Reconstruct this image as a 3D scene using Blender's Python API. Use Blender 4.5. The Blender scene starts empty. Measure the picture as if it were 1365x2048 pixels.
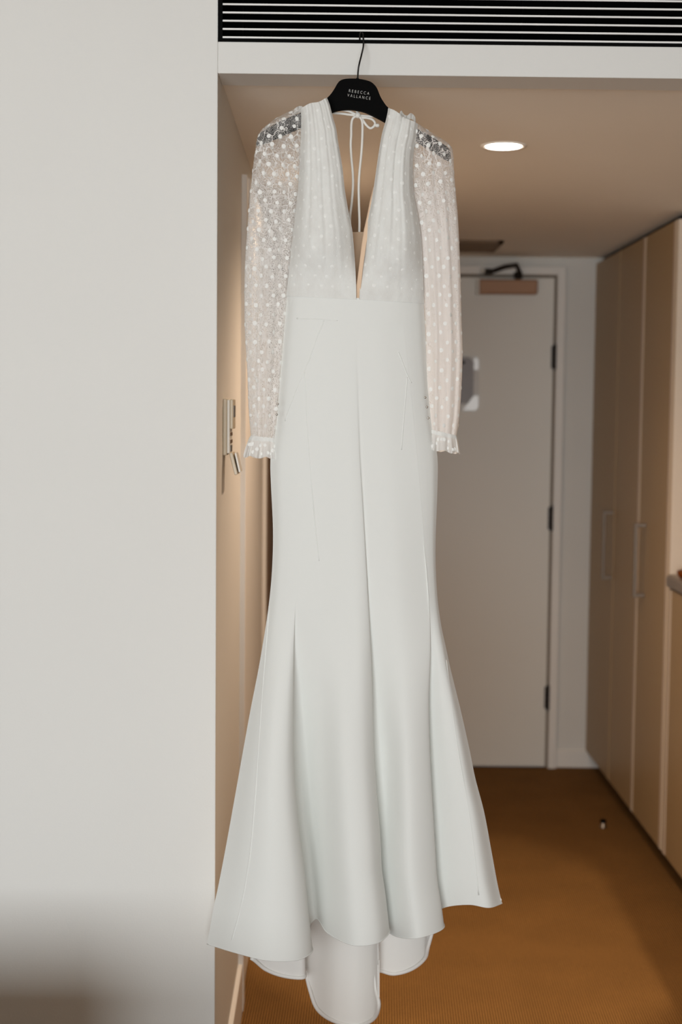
import bpy, bmesh, math, random
import numpy as np
from mathutils import Vector, Matrix

C = bpy.context.scene.collection
random.seed(7)
R = math.radians

# ------------------------------------------------------------------ camera
W, H = 1365, 2048
FPX = 50.0 / 36.0 * H
CAM = Vector((0.0, 0.0, 1.49))
PITCH, YAW, ROLL = R(85.8821), R(-0.4715), R(0.55)
CAM_M = (Matrix.Rotation(YAW, 3, 'Z') @ Matrix.Rotation(PITCH, 3, 'X') @ Matrix.Rotation(ROLL, 3, 'Z'))


def at(px, py, y=None, x=None, z=None):
    """measured point: where the sight line of a photo pixel meets the plane y=.., x=.. or z=.."""
    d = CAM_M @ Vector(((px - 682.5) / FPX, -(py - 1024) / FPX, -1.0))
    if y is not None:
        t = (y - CAM.y) / d.y
    elif x is not None:
        t = (x - CAM.x) / d.x
    else:
        t = (z - CAM.z) / d.z
    return CAM + d * t


cam = bpy.data.cameras.new('camera')
cam.lens = 50
cam.sensor_width = 36
cam.sensor_fit = 'AUTO'
cam.clip_start = 0.05
cam.dof.use_dof = True
cam.dof.focus_distance = 2.61
cam.dof.aperture_fstop = 3.2
cam.dof.aperture_blades = 9
cob = bpy.data.objects.new('camera', cam)
cob.matrix_world = Matrix.Translation(CAM) @ CAM_M.to_4x4()
C.objects.link(cob)
bpy.context.scene.camera = cob

# ------------------------------------------------------------------ world, lights, exposure
sc = bpy.context.scene
sc.view_settings.view_transform = 'Standard'
sc.view_settings.look = 'None'
sc.view_settings.gamma = 1
sc.view_settings.use_curve_mapping = False
sc.view_settings.exposure = 0.0
sc.cycles.transparent_max_bounces = 24
sc.cycles.max_bounces = 10
sc.cycles.diffuse_bounces = 6
sc.cycles.use_denoising = True

world = bpy.data.worlds.new('world')
sc.world = world
world.use_nodes = True
world.node_tree.nodes['Background'].inputs[0].default_value = (0.75, 0.86, 1.0, 1)
world.node_tree.nodes['Background'].inputs[1].default_value = 0.6

WINDOW_POWER = 152
DOWN_POWER = 40
ROOM_POWER = 125


def light(name, kind, loc, power, color, **kw):
    l = bpy.data.lights.new(name, kind)
    l.energy = power
    l.color = color
    for k, v in kw.items():
        setattr(l, k, v)
    o = bpy.data.objects.new(name, l)
    o.location = loc
    C.objects.link(o)
    return o


# daylight entering through the big window behind the camera
wl = light('window_daylight', 'AREA', (-0.70, -1.93, 1.26), WINDOW_POWER, (0.93, 0.975, 1.0),
           shape='RECTANGLE', size=2.4, size_y=1.32)
wl.rotation_euler = (R(90), 0, 0)


# ------------------------------------------------------------------ helpers
def tag(o, label=None, cat=None, group=None, kind=None):
    if label: o['label'] = label
    if cat: o['category'] = cat
    if group: o['group'] = group
    if kind: o['kind'] = kind
    return o


def link(name, me, mat=None, parent=None):
    o = bpy.data.objects.new(name, me)
    C.objects.link(o)
    if mat: me.materials.append(mat)
    if parent is not None:
        o.parent = parent
        o.matrix_parent_inverse = parent.matrix_world.inverted() if False else Matrix.Translation(-root_loc(parent))
    return o


def root_loc(o):
    v = Vector((0, 0, 0))
    while o is not None and o.type == 'EMPTY':
        v = v + o.location
        o = o.parent
    return v


def empty(name, loc=(0, 0, 0)):
    o = bpy.data.objects.new(name, None)
    o.empty_display_size = 0.05
    o.location = loc
    C.objects.link(o)
    return o


def bm_mesh(bm, name, smooth=False):
    me = bpy.data.meshes.new(name)
    bmesh.ops.recalc_face_normals(bm, faces=bm.faces)
    bm.to_mesh(me)
    bm.free()
    if smooth:
        for p in me.polygons: p.use_smooth = True
    return me


def add_box(bm, a, b, bevel=0.0, seg=2, mtx=None):
    x0, y0, z0 = a
    x1, y1, z1 = b
    vs = [bm.verts.new(p) for p in ((x0, y0, z0), (x1, y0, z0), (x1, y1, z0), (x0, y1, z0),
                                    (x0, y0, z1), (x1, y0, z1), (x1, y1, z1), (x0, y1, z1))]
    fs = [(0, 3, 2, 1), (4, 5, 6, 7), (0, 1, 5, 4), (1, 2, 6, 5), (2, 3, 7, 6), (3, 0, 4, 7)]
    faces = [bm.faces.new([vs[i] for i in f]) for f in fs]
    if bevel > 0:
        es = list({e for f in faces for e in f.edges})
        r = bmesh.ops.bevel(bm, geom=es, offset=bevel, segments=seg, affect='EDGES', profile=0.5)
        vs = list({v for f in r['faces'] for v in f.verts} | {v for v in vs if v.is_valid})
    if mtx is not None:
        bmesh.ops.transform(bm, matrix=mtx, verts=[v for v in vs if v.is_valid])


def box(name, a, b, mat, parent=None, bevel=0.0, seg=2, mtx=None):
    bm = bmesh.new()
    add_box(bm, a, b, bevel, seg, mtx)
    return link(name, bm_mesh(bm, name), mat, parent)


def boxes(name, lst, mat, parent=None, bevel=0.0):
    bm = bmesh.new()
    for a, b in lst: add_box(bm, a, b, bevel)
    return link(name, bm_mesh(bm, name), mat, parent)


def add_lathe(bm, prof, n=32, center=(0, 0, 0), axis='z', cap=True):
    rings = []
    for r, h in prof:
        ring = []
        for i in range(n):
            a = 2 * math.pi * i / n
            p = (r * math.cos(a), r * math.sin(a), h)
            if axis == 'x': p = (p[2], p[0], p[1])
            if axis == 'y': p = (p[0], p[2], p[1])
            ring.append(bm.verts.new(Vector(center) + Vector(p)))
        rings.append(ring)
    for a, b in zip(rings, rings[1:]):
        for i in range(n):
            bm.faces.new((a[i], a[(i + 1) % n], b[(i + 1) % n], b[i]))
    if cap:
        bm.faces.new(rings[0])
        bm.faces.new(rings[-1])


def lathe(name, prof, mat, parent=None, n=32, center=(0, 0, 0), axis='z', cap=True):
    bm = bmesh.new()
    add_lathe(bm, prof, n, center, axis, cap)
    return link(name, bm_mesh(bm, name, True), mat, parent)


def smooth_path(pts, k=6, closed=False):
    pts = [np.array(p, float) for p in pts]
    out = []
    n = len(pts)
    for i in range(n if closed else n - 1):
        if closed:
            p0, p1, p2, p3 = pts[(i - 1) % n], pts[i], pts[(i + 1) % n], pts[(i + 2) % n]
        else:
            p1, p2 = pts[i], pts[i + 1]
            p0 = pts[i - 1] if i > 0 else 2 * p1 - p2
            p3 = pts[i + 2] if i + 2 < n else 2 * p2 - p1
        for j in range(k):
            t = j / k
            out.append(0.5 * ((2 * p1) + (-p0 + p2) * t + (2 * p0 - 5 * p1 + 4 * p2 - p3) * t * t + (-p0 + 3 * p1 - 3 * p2 + p3) * t ** 3))
    if not closed: out.append(pts[-1])
    return out


def add_tube(bm, pts, r, n=8, closed=False):
    pts = [Vector(p) for p in pts]
    rings = []
    m = len(pts)
    up = Vector((0.13, -1, 0.21)).normalized()
    for i, p in enumerate(pts):
        if closed:
            t = pts[(i + 1) % m] - pts[i - 1]
        else:
            t = pts[min(i + 1, m - 1)] - pts[max(i - 1, 0)]
        t.normalize()
        a = t.cross(up)
        if a.length < 1e-4: a = t.cross(Vector((1, 0, 0)))
        a.normalize()
        b = t.cross(a)
        rr = r[i] if isinstance(r, (list, tuple)) else r
        rings.append([bm.verts.new(p + (a * math.cos(2 * math.pi * k / n) + b * math.sin(2 * math.pi * k / n)) * rr) for k in range(n)])
    rng = range(m if closed else m - 1)
    for i in rng:
        A, B = rings[i], rings[(i + 1) % m]
        for k in range(n):
            bm.faces.new((A[k], A[(k + 1) % n], B[(k + 1) % n], B[k]))
    if not closed:
        bm.faces.new(rings[0])
        bm.faces.new(rings[-1])


def tube(name, paths, r, mat, parent=None, n=8):
    bm = bmesh.new()
    for p in paths: add_tube(bm, p, r, n)
    return link(name, bm_mesh(bm, name, True), mat, parent)


def grid_mesh(name, G, closed_u=False, uv=True):
    """G[v][u] -> points"""
    nv, nu = len(G), len(G[0])
    verts = [tuple(p) for row in G for p in row]
    faces = []
    for j in range(nv - 1):
        for i in range(nu if closed_u else nu - 1):
            i2 = (i + 1) % nu
            faces.append((j * nu + i, j * nu + i2, (j + 1) * nu + i2, (j + 1) * nu + i))
    me = bpy.data.meshes.new(name)
    me.from_pydata(verts, [], faces)
    for p in me.polygons: p.use_smooth = True
    me.update()
    return me


def interp(tab, v):
    xs = [t[0] for t in tab]
    ys = [t[1] for t in tab]
    # smooth (monotone-ish) interpolation by catmull-rom on non uniform knots
    if v <= xs[0]: return ys[0]
    if v >= xs[-1]: return ys[-1]
    for i in range(len(xs) - 1):
        if v <= xs[i + 1]: break
    h = xs[i + 1] - xs[i]
    t = (v - xs[i]) / h
    d = (ys[i + 1] - ys[i]) / h
    m0 = d if i == 0 else (ys[i + 1] - ys[i - 1]) / (xs[i + 1] - xs[i - 1])
    m1 = d if i + 2 >= len(xs) else (ys[i + 2] - ys[i]) / (xs[i + 2] - xs[i])
    return ((2 * t ** 3 - 3 * t ** 2 + 1) * ys[i] + (t ** 3 - 2 * t ** 2 + t) * h * m0 + (-2 * t ** 3 + 3 * t ** 2) * ys[i + 1] + (t ** 3 - t ** 2) * h * m1)


# ------------------------------------------------------------------ materials
def mat(name, color, rough=0.8, metal=0.0, **kw):
    m = bpy.data.materials.new(name)
    m.use_nodes = True
    b = m.node_tree.nodes['Principled BSDF']
    b.inputs['Base Color'].default_value = (*color, 1)
    b.inputs['Roughness'].default_value = rough
    b.inputs['Metallic'].default_value = metal
    for k, v in kw.items():
        b.inputs[k].default_value = v
    return m


def nd(m, kind, **kw):
    n = m.node_tree.nodes.new(kind)
    for k, v in kw.items(): setattr(n, k, v)
    return n


def lk(m, a, b): m.node_tree.links.new(a, b)


def noise_paint(m, scale, strength, dist=0.002, amount=0.04):
    """fine orange-peel relief and a faint mottling"""
    b = m.node_tree.nodes['Principled BSDF']
    tc = nd(m, 'ShaderNodeTexCoord')
    n = nd(m, 'ShaderNodeTexNoise')
    n.inputs['Scale'].default_value = scale
    n.inputs['Detail'].default_value = 4
    lk(m, tc.outputs['Object'], n.inputs['Vector'])
    bp = nd(m, 'ShaderNodeBump')
    bp.inputs['Strength'].default_value = strength
    bp.inputs['Distance'].default_value = dist
    lk(m, n.outputs['Fac'], bp.inputs['Height'])
    lk(m, bp.outputs['Normal'], b.inputs['Normal'])
    base = tuple(b.inputs['Base Color'].default_value)
    n2 = nd(m, 'ShaderNodeTexNoise')
    n2.inputs['Scale'].default_value = 1.7
    n2.inputs['Detail'].default_value = 5
    lk(m, tc.outputs['Object'], n2.inputs['Vector'])
    mx = nd(m, 'ShaderNodeMix', data_type='RGBA')
    lk(m, n2.outputs['Fac'], mx.inputs[0])
    mx.inputs[6].default_value = tuple(c * (1 - amount) for c in base[:3]) + (1,)
    mx.inputs[7].default_value = tuple(min(1, c * (1 + amount)) for c in base[:3]) + (1,)
    lk(m, mx.outputs[2], b.inputs['Base Color'])
    return m


M_wall = noise_paint(mat('wall_paint', (0.715, 0.71, 0.68), 0.75), 260, 0.12)
M_ceil = noise_paint(mat('ceiling_paint', (0.90, 0.85, 0.77), 0.9), 200, 0.1)
M_roomceil = noise_paint(mat('room_ceiling_paint', (0.62, 0.54, 0.45), 0.9), 200, 0.1)
M_trimw = noise_paint(mat('gloss_trim_paint', (0.82, 0.80, 0.76), 0.4), 80, 0.05)
M_door = noise_paint(mat('door_paint', (0.80, 0.79, 0.74), 0.35), 120, 0.05)
M_black = mat('black_lacquer', (0.003, 0.003, 0.003), 0.75)
M_black.node_tree.nodes['Principled BSDF'].inputs['Specular IOR Level'].default_value = 0.04
M_blackmetal = mat('dark_hook_metal', (0.035, 0.033, 0.032), 0.3, 0.9)
M_cavity = mat('black_duct', (0.002, 0.002, 0.002), 1.0)
M_cavity.node_tree.nodes['Principled BSDF'].inputs['Specular IOR Level'].default_value = 0.0
M_slat = mat('white_slat_enamel', (0.82, 0.82, 0.80), 0.45)
M_steel = mat('brushed_steel', (0.45, 0.42, 0.38), 0.35, 1.0)
M_pull = mat('dull_bronze_pull', (0.22, 0.18, 0.145), 0.45, 0.6)
M_bronze = mat('closer_bronze', (0.38, 0.21, 0.12), 0.5, 0.2)
M_darkmetal = mat('dark_metal', (0.03, 0.024, 0.02), 0.5, 0.5)
M_lam = noise_paint(mat('beige_laminate', (0.385, 0.26, 0.13), 0.45), 40, 0.03)
M_edge = mat('pale_edge_strip', (0.62, 0.50, 0.38), 0.4)
M_kick = mat('dark_kickboard', (0.012, 0.010, 0.009), 0.7)
M_panel = noise_paint(mat('cream_panel', (0.68, 0.58, 0.47), 0.5), 40, 0.03)
M_darktimber = noise_paint(mat('dark_brown_timber', (0.16, 0.095, 0.05), 0.6), 40, 0.05)
M_plastic = mat('cream_plastic', (0.62, 0.55, 0.42), 0.4)
M_plasticw = mat('white_plastic', (0.74, 0.73, 0.68), 0.35)
M_screen = mat('grey_display', (0.10, 0.085, 0.06), 0.25)
M_grey = mat('grey_card', (0.30, 0.29, 0.30), 0.3)
M_clearw = mat('white_acrylic', (0.78, 0.80, 0.80), 0.15)
M_vent = mat('brown_vent', (0.20, 0.14, 0.09), 0.8)
M_stone = mat('grey_stone_top', (0.20, 0.16, 0.13), 0.35)
M_amber = mat('amber_glass', (0.55, 0.14, 0.01), 0.08, 0.0)
M_amber.node_tree.nodes['Principled BSDF'].inputs['Transmission Weight'].default_value = 0.75
M_white_print = mat('white_print', (0.75, 0.75, 0.72), 0.6)
M_wood = noise_paint(mat('shade_block_fabric', (0.17, 0.09, 0.035), 0.9), 60, 0.2)
M_lens = mat('lit_lens', (1, 1, 1), 0.5)
_b = M_lens.node_tree.nodes['Principled BSDF']
_b.inputs['Emission Color'].default_value = (1.0, 0.94, 0.85, 1)
_b.inputs['Emission Strength'].default_value = 8

# carpet: fine slanted ribs with fibre noise
M_carpet = mat('ribbed_carpet', (0.2, 0.11, 0.04), 0.95)


def build_carpet(m):
    b = m.node_tree.nodes['Principled BSDF']
    tc = nd(m, 'ShaderNodeTexCoord')
    mp = nd(m, 'ShaderNodeMapping')
    mp.inputs['Rotation'].default_value = (0, 0, R(2))
    lk(m, tc.outputs['Object'], mp.inputs['Vector'])
    wv = nd(m, 'ShaderNodeTexWave', wave_type='BANDS', bands_direction='X')
    wv.inputs['Scale'].default_value = 2 * math.pi / 20 / 0.0066
    wv.inputs['Distortion'].default_value = 0.6
    wv.inputs['Detail'].default_value = 2
    wv.inputs['Detail Scale'].default_value = 4
    lk(m, mp.outputs['Vector'], wv.inputs['Vector'])
    n = nd(m, 'ShaderNodeTexNoise')
    n.inputs['Scale'].default_value = 240
    n.inputs['Detail'].default_value = 3
    lk(m, tc.outputs['Object'], n.inputs['Vector'])
    ad = nd(m, 'ShaderNodeMath', operation='MULTIPLY_ADD')
    lk(m, n.outputs['Fac'], ad.inputs[0])
    ad.inputs[1].default_value = 0.7
    lk(m, wv.outputs['Fac'], ad.inputs[2])
    cr = nd(m, 'ShaderNodeValToRGB')
    cr.color_ramp.elements[0].position = 0.25
    cr.color_ramp.elements[0].color = (0.075, 0.035, 0.009, 1)
    cr.color_ramp.elements[1].position = 1.25
    cr.color_ramp.elements[1].color = (0.28, 0.14, 0.042, 1)
    lk(m, ad.outputs[0], cr.inputs['Fac'])
    n3 = nd(m, 'ShaderNodeTexNoise')
    n3.inputs['Scale'].default_value = 5
    n3.inputs['Detail'].default_value = 6
    lk(m, tc.outputs['Object'], n3.inputs['Vector'])
    hs = nd(m, 'ShaderNodeHueSaturation')
    mr = nd(m, 'ShaderNodeMapRange')
    mr.inputs[3].default_value = 0.8
    mr.inputs[4].default_value = 1.2
    lk(m, n3.outputs['Fac'], mr.inputs[0])
    lk(m, mr.outputs[0], hs.inputs['Value'])
    lk(m, cr.outputs['Color'], hs.inputs['Color'])
    lk(m, hs.outputs['Color'], b.inputs['Base Color'])
    bp = nd(m, 'ShaderNodeBump')
    bp.inputs['Strength'].default_value = 0.8
    bp.inputs['Distance'].default_value = 0.003
    lk(m, ad.outputs[0], bp.inputs['Height'])
    lk(m, bp.outputs['Normal'], b.inputs['Normal'])
    b.inputs['Specular IOR Level'].default_value = 0.1


build_carpet(M_carpet)


def cloth(name, color, rough=0.85, weave=1400, bump=0.15, trans=0.0, sheen=0.15):
    m = mat(name, color, rough)
    b = m.node_tree.nodes['Principled BSDF']
    b.inputs['Sheen Weight'].default_value = sheen
    b.inputs['Specular IOR Level'].default_value = 0.25
    tc = nd(m, 'ShaderNodeTexCoord')
    n = nd(m, 'ShaderNodeTexNoise')
    n.inputs['Scale'].default_value = weave
    n.inputs['Detail'].default_value = 2
    lk(m, tc.outputs['Object'], n.inputs['Vector'])
    bp = nd(m, 'ShaderNodeBump')
    bp.inputs['Strength'].default_value = bump
    bp.inputs['Distance'].default_value = 0.001
    lk(m, n.outputs['Fac'], bp.inputs['Height'])
    lk(m, bp.outputs['Normal'], b.inputs['Normal'])
    if trans > 0:
        tr = nd(m, 'ShaderNodeBsdfTranslucent')
        tr.inputs['Color'].default_value = (*color, 1)
        mx = nd(m, 'ShaderNodeMixShader')
        mx.inputs[0].default_value = trans
        out = m.node_tree.nodes['Material Output']
        lk(m, b.outputs[0], mx.inputs[1])
        lk(m, tr.outputs[0], mx.inputs[2])
        lk(m, mx.outputs[0], out.inputs['Surface'])
    return m


M_crepe = cloth('ivory_crepe', (0.75, 0.76, 0.73), 0.8, 900, 0.12)
M_lining = cloth('ivory_satin_lining', (0.84, 0.815, 0.77), 0.5, 700, 0.1)
M_bodice = cloth('ivory_lace_over_lining', (0.78, 0.785, 0.755), 0.85, 420, 0.3, 0.10)


def mottle(m, lo, hi, scale):
    b = m.node_tree.nodes['Principled BSDF']
    tc = nd(m, 'ShaderNodeTexCoord')
    mp = nd(m, 'ShaderNodeMapping')
    mp.inputs['Scale'].default_value = (1, 1, 0.5)
    lk(m, tc.outputs['Object'], mp.inputs['Vector'])
    n = nd(m, 'ShaderNodeTexNoise')
    n.inputs['Scale'].default_value = scale
    n.inputs['Detail'].default_value = 6
    n.inputs['Roughness'].default_value = 0.7
    lk(m, mp.outputs['Vector'], n.inputs['Vector'])
    mr = nd(m, 'ShaderNodeMapRange')
    mr.inputs[1].default_value = 0.3
    mr.inputs[2].default_value = 0.7
    lk(m, n.outputs['Fac'], mr.inputs[0])
    mx = nd(m, 'ShaderNodeMix', data_type='RGBA')
    lk(m, mr.outputs[0], mx.inputs[0])
    mx.inputs[6].default_value = (*lo, 1)
    mx.inputs[7].default_value = (*hi, 1)
    lk(m, mx.outputs[2], b.inputs['Base Color'])


mottle(M_bodice, (0.755, 0.75, 0.715), (0.835, 0.845, 0.815), 70)
M_cord = cloth('cream_cord', (0.80, 0.77, 0.71), 0.7, 900, 0.3)
M_nude = cloth('nude_power_mesh', (0.62, 0.45, 0.31), 0.8, 900, 0.2, 0.2)
M_dot = cloth('white_flock_dot', (0.91, 0.915, 0.885), 0.8, 900, 0.2, 0.15)


def lace(name, lo, hi, color=(0.80, 0.775, 0.74), z0=0.55, z1=1.85, gain=0.0, cell=560):
    """tulle: a hexagon-like net whose holes are open, with floral threads; denser where gathered"""
    m = bpy.data.materials.new(name)
    m.use_nodes = True
    nt = m.node_tree
    b = nt.nodes['Principled BSDF']
    out = nt.nodes['Material Output']
    b.inputs['Base Color'].default_value = (*color, 1)
    b.inputs['Roughness'].default_value = 0.9
    b.inputs['Specular IOR Level'].default_value = 0.1
    tc = nd(m, 'ShaderNodeTexCoord')
    v = nd(m, 'ShaderNodeTexVoronoi', feature='DISTANCE_TO_EDGE')
    v.inputs['Scale'].default_value = cell
    v.inputs['Randomness'].default_value = 0.9
    lk(m, tc.outputs['Object'], v.inputs['Vector'])
    net = nd(m, 'ShaderNodeMath', operation='LESS_THAN')
    lk(m, v.outputs['Distance'], net.inputs[0])
    # local density: how much thread there is
    n = nd(m, 'ShaderNodeTexNoise')
    n.inputs['Scale'].default_value = 55
    n.inputs['Detail'].default_value = 4
    n.inputs['Roughness'].default_value = 0.65
    mp = nd(m, 'ShaderNodeMapping')
    mp.inputs['Scale'].default_value = (1.6, 1.6, 0.55)
    lk(m, tc.outputs['Object'], mp.inputs['Vector'])
    lk(m, mp.outputs['Vector'], n.inputs['Vector'])
    mr = nd(m, 'ShaderNodeMapRange')
    mr.inputs[1].default_value = 0.36
    mr.inputs[2].default_value = 0.66
    mr.inputs[3].default_value = lo
    mr.inputs[4].default_value = hi
    lk(m, n.outputs['Fac'], mr.inputs[0])
    sx = nd(m, 'ShaderNodeSeparateXYZ')
    lk(m, tc.outputs['Object'], sx.inputs[0])
    mz = nd(m, 'ShaderNodeMapRange')
    mz.inputs[1].default_value = z0
    mz.inputs[2].default_value = z1
    mz.inputs[3].default_value = gain
    mz.inputs[4].default_value = 0.0
    lk(m, sx.outputs['Z'], mz.inputs[0])
    sm = nd(m, 'ShaderNodeMath', operation='ADD')
    lk(m, mr.outputs[0], sm.inputs[0])
    lk(m, mz.outputs[0], sm.inputs[1])
    lk(m, sm.outputs[0], net.inputs[1])
    # floral threads
    v2 = nd(m, 'ShaderNodeTexVoronoi', feature='DISTANCE_TO_EDGE')
    v2.inputs['Scale'].default_value = 48
    v2.inputs['Randomness'].default_value = 1.0
    wn = nd(m, 'ShaderNodeTexNoise')
    wn.inputs['Scale'].default_value = 38
    wn.inputs['Detail'].default_value = 2
    lk(m, tc.outputs['Object'], wn.inputs['Vector'])
    wv_ = nd(m, 'ShaderNodeVectorMath', operation='MULTIPLY_ADD')
    lk(m, wn.outputs['Color'], wv_.inputs[0])
    wv_.inputs[1].default_value = (0.03, 0.03, 0.03)
    lk(m, tc.outputs['Object'], wv_.inputs[2])
    lk(m, wv_.outputs[0], v2.inputs['Vector'])
    th = nd(m, 'ShaderNodeMath', operation='LESS_THAN')
    th.inputs[1].default_value = 0.022
    lk(m, v2.outputs['Distance'], th.inputs[0])
    mxm = nd(m, 'ShaderNodeMath', operation='MAXIMUM')
    lk(m, net.outputs[0], mxm.inputs[0])
    lk(m, th.outputs[0], mxm.inputs[1])
    tr = nd(m, 'ShaderNodeBsdfTranslucent')
    tr.inputs['Color'].default_value = (*color, 1)
    thr = nd(m, 'ShaderNodeMixShader')
    thr.inputs[0].default_value = 0.3
    lk(m, b.outputs[0], thr.inputs[1])
    lk(m, tr.outputs[0], thr.inputs[2])
    tp = nd(m, 'ShaderNodeBsdfTransparent')
    mx = nd(m, 'ShaderNodeMixShader')
    lk(m, mxm.outputs[0], mx.inputs[0])
    lk(m, tp.outputs[0], mx.inputs[1])
    lk(m, thr.outputs[0], mx.inputs[2])
    lk(m, mx.outputs[0], out.inputs['Surface'])
    return m


M_laceL = lace('sleeve_tulle', 0.02, 0.085, color=(0.88, 0.86, 0.83), z0=1.74, z1=1.98, gain=0.12)
M_laceR = lace('gathered_sleeve_tulle', 0.02, 0.10, color=(0.90, 0.86, 0.82), z0=1.80, z1=1.965, gain=0.25)
M_laceC = lace('cuff_lace', 0.30, 0.6, color=(0.86, 0.85, 0.82))

# ------------------------------------------------------------------ room shell
YB = 2.70          # plane of the bulkhead and of the room's front wall
YF = 5.88          # far wall of the corridor
XL = -0.215        # corridor left wall
XC = 1.085         # wardrobe fronts
ZC = 2.12          # corridor ceiling
ZR = 2.50          # room ceiling


def struct(name, a, b, m, bevel=0.0):
    o = box(name, a, b, m, None, bevel)
    o['kind'] = 'structure'
    return o


struct('floor', (-2.5, -2.1, -0.1), (2.1, 6.05, 0.0), M_carpet)
struct('wall_left', (-2.5, YB, 0.0), (XL, YF + 0.1, ZR), M_wall, 0.002)
struct('wall_back', (XL, YF, 0.0), (1.8, YF + 0.1, ZC), M_wall)
struct('wall_right', (1.72, YB + 0.1, 0.0), (1.82, YF, ZC), M_wall)
struct('wall_jamb', (0.874, YB, 0.0), (2.1, YB + 0.1, 2.11), M_wall)
struct('wall_room_left', (-2.6, -2.1, 0.0), (-2.5, YB, ZR), M_darktimber)
struct('wall_room_right', (2.0, -2.1, 0.0), (2.1, YB, ZR), M_darktimber)
o = boxes('wall_window', [((-2.5, -2.1, 0), (-1.85, -2.0, ZR)), ((0.75, -2.1, 0), (2.0, -2.0, ZR)),
                          ((-1.85, -2.1, 0), (0.75, -2.0, 0.58)), ((-1.85, -2.1, 1.95), (0.75, -2.0, ZR))], M_darktimber)
o['kind'] = 'structure'
struct('ceiling', (-2.6, -2.1, ZR), (2.1, 2.9, ZR + 0.1), M_roomceil)
struct('ceiling_corridor', (XL, YB + 0.09, ZC), (1.82, YF, ZC + 0.08), M_ceil)
struct('trim_1', (XL, YB, 2.112), (2.0, YB + 0.10, 2.170), M_wall, 0.0015)     # bulkhead lip under the grille
struct('trim_2', (XL, YB, 2.345), (2.0, YB + 0.10, ZR), M_wall, 0.0015)        # wall above the grille
wf = boxes('window_1', [((-1.85, -2.08, 0.58), (-1.80, -2.02, 1.95)), ((0.70, -2.08, 0.58), (0.75, -2.02, 1.95)),
                        ((-1.85, -2.08, 0.58), (0.75, -2.02, 0.63)), ((-1.85, -2.08, 1.90), (0.75, -2.02, 1.95)),
                        ((-0.575, -2.08, 0.58), (-0.525, -2.02, 1.95))], M_trimw)
wf['kind'] = 'structure'

# skirting boards
o = struct('baseboard_left', (XL - 0.002, YB + 0.02, 0.0), (XL + 0.011, 3.425, 0.122), M_trimw, 0.003)
o = struct('baseboard_back', (0.95, YF - 0.012, 0.0), (1.17, YF, 0.075), M_trimw, 0.003)

# ------------------------------------------------------------------ far entrance door
d1 = empty('door_1', (0.505, YF, 0))
d1['kind'] = 'structure'
DX0, DX1, DZ = 0.095, 0.913, 2.035
box('door_leaf', (DX0, YF - 0.022, 0.008), (DX1, YF - 0.002, DZ), M_door, d1, 0.003)
bm = bmesh.new()
for a, b in (((DX1 + 0.012, YF - 0.030, 0), (DX1 + 0.045, YF, DZ + 0.045)), ((DX0 - 0.045, YF - 0.030, 0), (DX0 - 0.012, YF, DZ + 0.045)),
             ((DX0 - 0.012, YF - 0.030, DZ + 0.012), (DX1 + 0.012, YF, DZ + 0.045))):
    add_box(bm, a, b, 0.002)
link('door_frame', bm_mesh(bm, 'door_frame'), M_trimw, d1)
M_gap = mat('dark_gap', (0.26, 0.22, 0.18), 0.9)
boxes('door_rebate', [((DX1, YF - 0.008, 0), (DX1 + 0.012, YF, DZ + 0.012)), ((DX0 - 0.012, YF - 0.008, 0), (DX0, YF, DZ + 0.012)),
                      ((DX0, YF - 0.008, DZ), (DX1, YF, DZ + 0.012))], M_gap, d1)
for z in (1.713, 1.05, 0.30):
    bm = bmesh.new()
    add_lathe(bm, [(0.0065, -0.052), (0.008, -0.046), (0.008, 0.046), (0.0065, 0.052)], 12, (DX1 + 0.006, YF - 0.026, z))
    add_box(bm, (DX1 - 0.008, YF - 0.026, z - 0.046), (DX1 + 0.018, YF - 0.020, z + 0.046))
    link('hinge', bm_mesh(bm, 'hinge'), M_darkmetal, d1)
# closer: bronze housing on the leaf, dark folded arm up to the frame
P0 = at(957, 560, y=YF - 0.03)
P1 = at(1073, 589, y=YF - 0.03)
cl = box('door_closer', (P0.x, YF - 0.075, P1.z - 0.002), (P1.x, YF - 0.022, P0.z), M_bronze, d1, 0.006)
tag(cl, 'bronze-coloured closer housing')
box('end_cap', (P0.x - 0.010, YF - 0.072, P1.z - 0.004), (P0.x + 0.003, YF - 0.022, P0.z + 0.002), M_plasticw, cl, 0.003)
q = [at(1036, 556, y=YF - 0.06), at(1040, 545, y=YF - 0.075), at(1034, 530, y=YF - 0.13), at(1010, 534, y=YF - 0.10), at(985, 543, y=YF - 0.05), at(968, 543, y=YF - 0.035)]
tube('closer_arm', [q], 0.010, M_darkmetal, cl, 8)
tube('closer_bracket', [[at(984, 543, y=YF - 0.045), at(970, 543, y=YF - 0.04)]], 0.013, M_darkmetal, cl, 8)
lathe('arm_pivot', [(0.014, -0.012), (0.018, -0.006), (0.018, 0.012), (0.012, 0.016)], M_darkmetal, cl, 14, at(1037, 552, y=YF - 0.055))
lathe('bracket_stud', [(0.009, -0.012), (0.011, 0.0), (0.008, 0.006)], M_plasticw, cl, 12, at(966, 542, y=YF - 0.045), 'y')

# acrylic notice holder screwed to the far door
nt_ = empty('notice_holder', at(914, 767, y=YF - 0.023))
tag(nt_, 'white-edged acrylic notice holder with a blank grey sheet on the far door', 'notice holder')
a0 = at(868, 712, y=YF - 0.024)
a1 = at(957, 822, y=YF - 0.024)


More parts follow.
